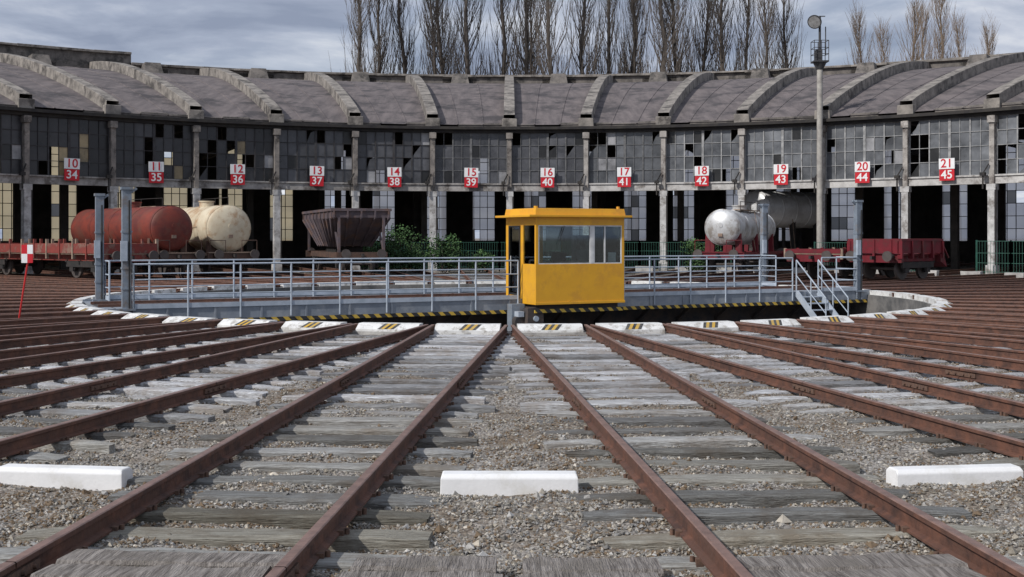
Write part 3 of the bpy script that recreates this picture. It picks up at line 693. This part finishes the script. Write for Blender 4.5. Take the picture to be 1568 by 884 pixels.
for y in(-1.2,1.2):
    mb.box(0,L,y-.04,y+.04,1.12,zz-.09,'wagon_crimson'); mb.box(-.03,L+.03,y-.08,y+.08,zz-.09,zz,'wagon_crimson')
    for i in range(5): x=L*i/4; mb.box(x-.05,x+.05,y-.11,y+.11,.9,zz-.09,'wagon_crimson')
    mb.bar((L,y,1.6),(L+.6,y,.9),.06,.06,'wagon_crimson')
for x in(0,L): 
    mb.box(x-.05,x+.05,-1.16,1.16,1.12,zz+.01,'wagon_crimson')
    for y in(-.8,0,.8): mb.box(x-.10,x+.10,y-.05,y+.05,.95,zz-.02,'wagon_crimson')
mb.hexa([(L+.06,-1.1,.8),(L+.65,-1.1,.5),(L+.65,1.1,.5),(L+.06,1.1,.8),(L+.06,-1.1,1.7),(L+.2,-1.1,1.7),(L+.2,1.1,1.7),(L+.06,1.1,1.7)],'wagon_crimson')
mb.build('dark_red_open_wagon',mw=RT(48.75,20.5))
mb=MB(); L=9.2; gear(mb,L,[1.3,7.9],'wagon_frame')
zt_,zm,zb_=3.15,2.75,1.35
A=[(2.3,-.9,zb_),(6.9,-.9,zb_),(6.9,.9,zb_),(2.3,.9,zb_)]; Bt=[(.15,-1.4,zm),(9.05,-1.4,zm),(9.05,1.4,zm),(.15,1.4,zm)]; Ct=[(.15,-1.4,zt_),(9.05,-1.4,zt_),(9.05,1.4,zt_),(.15,1.4,zt_)]
mb.add(A+Bt,[(0,3,2,1),(0,1,5,4),(1,2,6,5),(2,3,7,6),(3,0,4,7)],'hopper_brown'); mb.add(Bt+Ct,[(0,1,5,4),(1,2,6,5),(2,3,7,6),(3,0,4,7)],'hopper_brown')
for y in(-1.42,1.42): mb.box(.1,9.1,y-.06,y+.06,zt_-.08,zt_+.05,'hopper_brown')
for x in(.12,9.08): mb.box(x-.06,x+.06,-1.48,1.48,zt_-.08,zt_+.05,'hopper_brown')
for i in range(9):
    f=i/8; xt=.3+8.6*f; xb=2.4+4.4*f
    for s in(-1,1): mb.bar((xt,s*1.44,zm),(xb,s*.95,zb_),.09,.09,'hopper_brown'); mb.box(xt-.05,xt+.05,s*1.4-.06,s*1.4+.06,zm,zt_-.08,'hopper_brown')
for i in range(5):
    f=i/4; 
    for xx,xb in((.1,2.25),(9.1,6.95)): mb.bar((xx,-1.35+2.7*f,zm),(xb,-.85+1.7*f,zb_),.09,.09,'hopper_brown')
    for xx in(.1,9.1): mb.box(xx-.05,xx+.05,-1.38+2.7*f,-1.3+2.7*f,zm,zt_-.08,'hopper_brown')
for y in(-1.1,1.1):
    for x in(.1,8.95): mb.box(x,x+.12,y-.06,y+.06,1.05,zm,'hopper_brown')
    mb.bar((.2,y,1.1),(1.2,y,2.2),.08,.08,'hopper_brown')
mb.box(3.2,6,-.7,.7,.5,1.35,'wagon_dark')
mb.build('hopper_wagon',mw=RT(-18.75,22.2))

# ---------------------------------------------------------------- shrubs, fence
def shrub(x,y,h,w,n=2600):
    mb=MB(); cl=[(random.uniform(-w,w)*.6,random.uniform(-w,w)*.5,random.uniform(.15,.85)*h,random.uniform(.25,.5)*w) for _ in range(14)]
    for i in range(5): mb.cyl((random.uniform(-.2,.2),random.uniform(-.2,.2),-.2),(random.uniform(-w,w)*.6,random.uniform(-w,w)*.4,h*.8),.03,'bark',r1=.01,n=4)
    for i in range(n):
        cx,cy,cz,cr=random.choice(cl); d=Vector((random.gauss(0,1),random.gauss(0,1),random.gauss(0,1))).normalized()*cr*random.uniform(.5,1.05)
        p=Vector((cx,cy,max(-.1,cz)))+d; 
        if p.z<-.15: continue
        a=Vector((random.gauss(0,1),random.gauss(0,1),random.gauss(0,1))).normalized()*.07; b=a.orthogonal().normalized()*.045
        g=random.uniform(.5,2.0)*(.6+.6*p.z/h); mb.add([tuple(p-a),tuple(p+b),tuple(p+a),tuple(p-b)],[(0,1,2,3)],'leaf',(g,g,g*.9))
    mb.build('shrub',mw=Matrix.Translation((x,y,0)))
shrub(-5.9,66,2.3,1.7); shrub(-3.6,65.5,1.9,1.2,1800); shrub(-7.4,66.5,1.6,1.1,1500); shrub(10.6,66,1.6,1.1,1200); shrub(-1.6,66,1.0,.9,900)
def fence(pts,h=1.55):
    mb=MB()
    for a,b in zip(pts[:-1],pts[1:]):
        a=Vector((*a,0));b=Vector((*b,0)); d=b-a; n=max(1,round(d.length/2.5))
        for i in range(n+1):
            p=a+d*i/n; mb.box(p.x-.035,p.x+.035,p.y-.035,p.y+.035,-.25,h+.05,'fence_green')
        m=int(d.length/.14)
        for i in range(m):
            p=a+d*i/m; mb.cyl((p.x,p.y,-.15),(p.x,p.y,h),.011,'fence_green',n=3,caps=False)
        for z in(.05,.5,1.0,h): mb.cyl((a.x,a.y,z),(b.x,b.y,z),.016,'fence_green',n=4)
    mb.build('green_mesh_fence')
def pol(a,r): return (r*math.sin(rad(a)),CY+r*math.cos(rad(a)))
fence([pol(a,30.5) for a in(52.5,56,60,64)],1.6)
fence([pol(a,33.5) for a in(52.5,48,45)],1.6)
fence([pol(a,33.8) for a in(-14,-10,-6,-1,3,8,13,18,22)],1.5)
fence([pol(a,33.8) for a in(30,36,40)],1.5)
mb=MB()
for a in range(4,52,2):
    T=RT(a,31.5); 
    if a%4: mb.box(0,.3,-.5,.5,-.25,.12+random.uniform(-.05,.08),'kerb_concrete',T,j=.03)
mb.build('yard_concrete_kerb')

# ---------------------------------------------------------------- poplars
def poplar(seed,mat,H=30):
    random.seed(seed); mb=MB(); pts=[Vector((0,0,-.3))]; n=8
    for i in range(1,n+1): pts.append(Vector((random.uniform(-.12,.12)*i*.5,random.uniform(-.12,.12)*i*.5,H*i/n)))
    def tr(z): return .30*(1-z/H)**.75+.025
    for a,b in zip(pts[:-1],pts[1:]): mb.cyl(a,b,tr(max(a.z,0)),mat,r1=tr(b.z),n=6,caps=False)
    def at(z): 
        f=min(max(z/H*n,0),n-.001); i=int(f); return pts[i].lerp(pts[i+1],f-i)
    for i in range(120):
        z=random.uniform(.25,.96)*H; p=at(z); az=random.uniform(0,6.283); k=1-(z/H)
        Lb=random.uniform(2.0,5.6)*(.40+1.2*min(1,k*1.7)); 
        o=Vector((math.cos(az),math.sin(az),0)); r0=.018+.085*k*random.uniform(.4,1)
        sp=random.uniform(.26,.50)
        m=p+o*Lb*.5*sp+Vector((0,0,Lb*.42)); e=m+o*Lb*.5*sp*.4+Vector((random.uniform(-.2,.2),random.uniform(-.2,.2),Lb*.6))
        mb.cyl(p,m,r0,mat,r1=r0*.7,n=3,caps=False); mb.cyl(m,e,r0*.7,mat,r1=.010,n=3,caps=False)
        for q in range(7):
            f=random.uniform(.25,1); b0=p.lerp(m,f*2) if f<.5 else m.lerp(e,f*2-1)
            a2=az+random.uniform(-1.8,1.8); l2=random.uniform(.6,2.0); o2=Vector((math.cos(a2),math.sin(a2),0))
            mb.cyl(b0,b0+o2*l2*random.uniform(.2,.5)+Vector((0,0,l2)),.015,mat,r1=.007,n=3,caps=False)
    ob=mb.build('poplar_tree'); return ob
protos=[poplar(s,'bark') for s in(1,2,3,4,5,6)]; protos2=[poplar(s,'bark_tan') for s in(11,12)]
random.seed(5)
Z=128
spots=[(548,1.06,0),(576,1.16,0),(620,1.15,0),(668,1.08,0),(682,1.18,0),(722,1.2,0),(765,1.15,0),(803,1.18,0),(815,1.0,0),(850,1.22,0),(893,1.15,0),(928,1.18,0),(965,1.22,0),(975,1.06,0),(1008,1.18,0),(1040,1.16,0),(1072,1.15,0),(1108,1.14,0),(1146,1.1,0),(1176,.97,0),(1208,1.06,0),(1325,.93,1),(1356,.86,1),(1402,.95,1),(1418,.91,1),(1442,1.0,1),(1470,.90,1),(1510,.84,1)]
used={}
for i,(px,s,t_) in enumerate(spots):
    pr=(protos2 if t_ else protos); o=pr[i%len(pr)]
    if o.name in used: o=bpy.data.objects.new('poplar_tree',o.data); scene.collection.objects.link(o)
    used[o.name]=1
    zz=Z+random.uniform(-4,6)+(14 if t_ else 0); s2=s*(zz/128)*random.uniform(.97,1.04)*(.93 if t_ else 1.0)
    wx=s2*random.uniform(.9,1.2)
    o.matrix_world=Matrix.Translation(((px-780)/1830*zz,zz,-.2))@Matrix.Rotation(random.uniform(-.02,.02),4,'Y')@Matrix.Rotation(random.uniform(0,6.28),4,'Z')@Matrix.Diagonal((wx,wx,s2,1))

# ---------------------------------------------------------------- sky, sun, camera
el=rad(38); dv=Vector((-.78*math.cos(el),-.625*math.cos(el),math.sin(el)))
w=bpy.data.worlds.new('World'); scene.world=w; w.use_nodes=True; N=w.node_tree.nodes; L_=w.node_tree.links
bg=N['Background']; bg.inputs['Strength'].default_value=.1
sky=N.new('ShaderNodeTexSky'); sky.sky_type='NISHITA'; sky.sun_disc=False; sky.sun_elevation=el; sky.sun_rotation=math.atan2(-.78,-.625); sky.dust_density=1.5
tc=N.new('ShaderNodeTexCoord'); sp=N.new('ShaderNodeSeparateXYZ'); L_.new(tc.outputs['Generated'],sp.inputs[0])
ab=N.new('ShaderNodeMath'); ab.operation='ABSOLUTE'; L_.new(sp.outputs['Z'],ab.inputs[0])
ad=N.new('ShaderNodeMath'); ad.inputs[1].default_value=.14; L_.new(ab.outputs[0],ad.inputs[0])
dx=N.new('ShaderNodeMath'); dx.operation='DIVIDE'; L_.new(sp.outputs['X'],dx.inputs[0]); L_.new(ad.outputs[0],dx.inputs[1])
dy=N.new('ShaderNodeMath'); dy.operation='DIVIDE'; L_.new(sp.outputs['Y'],dy.inputs[0]); L_.new(ad.outputs[0],dy.inputs[1])
cb=N.new('ShaderNodeCombineXYZ'); L_.new(dx.outputs[0],cb.inputs[0]); L_.new(dy.outputs[0],cb.inputs[1])
n1=N.new('ShaderNodeTexNoise'); n1.inputs['Scale'].default_value=1.5; n1.inputs['Detail'].default_value=10; n1.inputs['Roughness'].default_value=.56; n1.inputs['Distortion'].default_value=.3; L_.new(cb.outputs[0],n1.inputs['Vector'])
cr=N.new('ShaderNodeValToRGB'); E=cr.color_ramp.elements; E[0].position=.38; E[0].color=(.31,.365,.49,1); E[1].position=.66; E[1].color=(.92,.94,.98,1)
x=E.new(.48); x.color=(.42,.48,.61,1); x=E.new(.57); x.color=(.62,.67,.78,1); L_.new(n1.outputs['Fac'],cr.inputs[0])
sc=N.new('ShaderNodeVectorMath'); sc.operation='SCALE'; sc.inputs['Scale'].default_value=9.0; L_.new(cr.outputs[0],sc.inputs[0])
n2=N.new('ShaderNodeTexNoise'); n2.inputs['Scale'].default_value=.9; n2.inputs['Detail'].default_value=7; L_.new(cb.outputs[0],n2.inputs['Vector'])
mr=N.new('ShaderNodeMapRange'); mr.inputs[1].default_value=.35; mr.inputs[2].default_value=.5; mr.inputs[3].default_value=.75; L_.new(n2.outputs['Fac'],mr.inputs[0])
mx=N.new('ShaderNodeMixRGB'); L_.new(mr.outputs[0],mx.inputs['Fac']); L_.new(sky.outputs[0],mx.inputs['Color1']); L_.new(sc.outputs[0],mx.inputs['Color2']); L_.new(mx.outputs[0],bg.inputs['Color'])
sd=bpy.data.lights.new('sun','SUN'); sd.energy=3.2; sd.angle=rad(1.5); sd.color=(1,.96,.91); so=bpy.data.objects.new('sun',sd); scene.collection.objects.link(so); so.rotation_euler=dv.to_track_quat('Z','Y').to_euler()
cd=bpy.data.cameras.new('camera'); cam=bpy.data.objects.new('camera',cd); scene.collection.objects.link(cam); cam.location=(0,0,1.78); cam.rotation_euler=(rad(90),0,0)
cd.sensor_width=36; cd.lens=1830/1568*36; cd.shift_y=-78/1568; cd.shift_x=.0026; cd.clip_end=6000; cd.clip_start=.1
scene.camera=cam
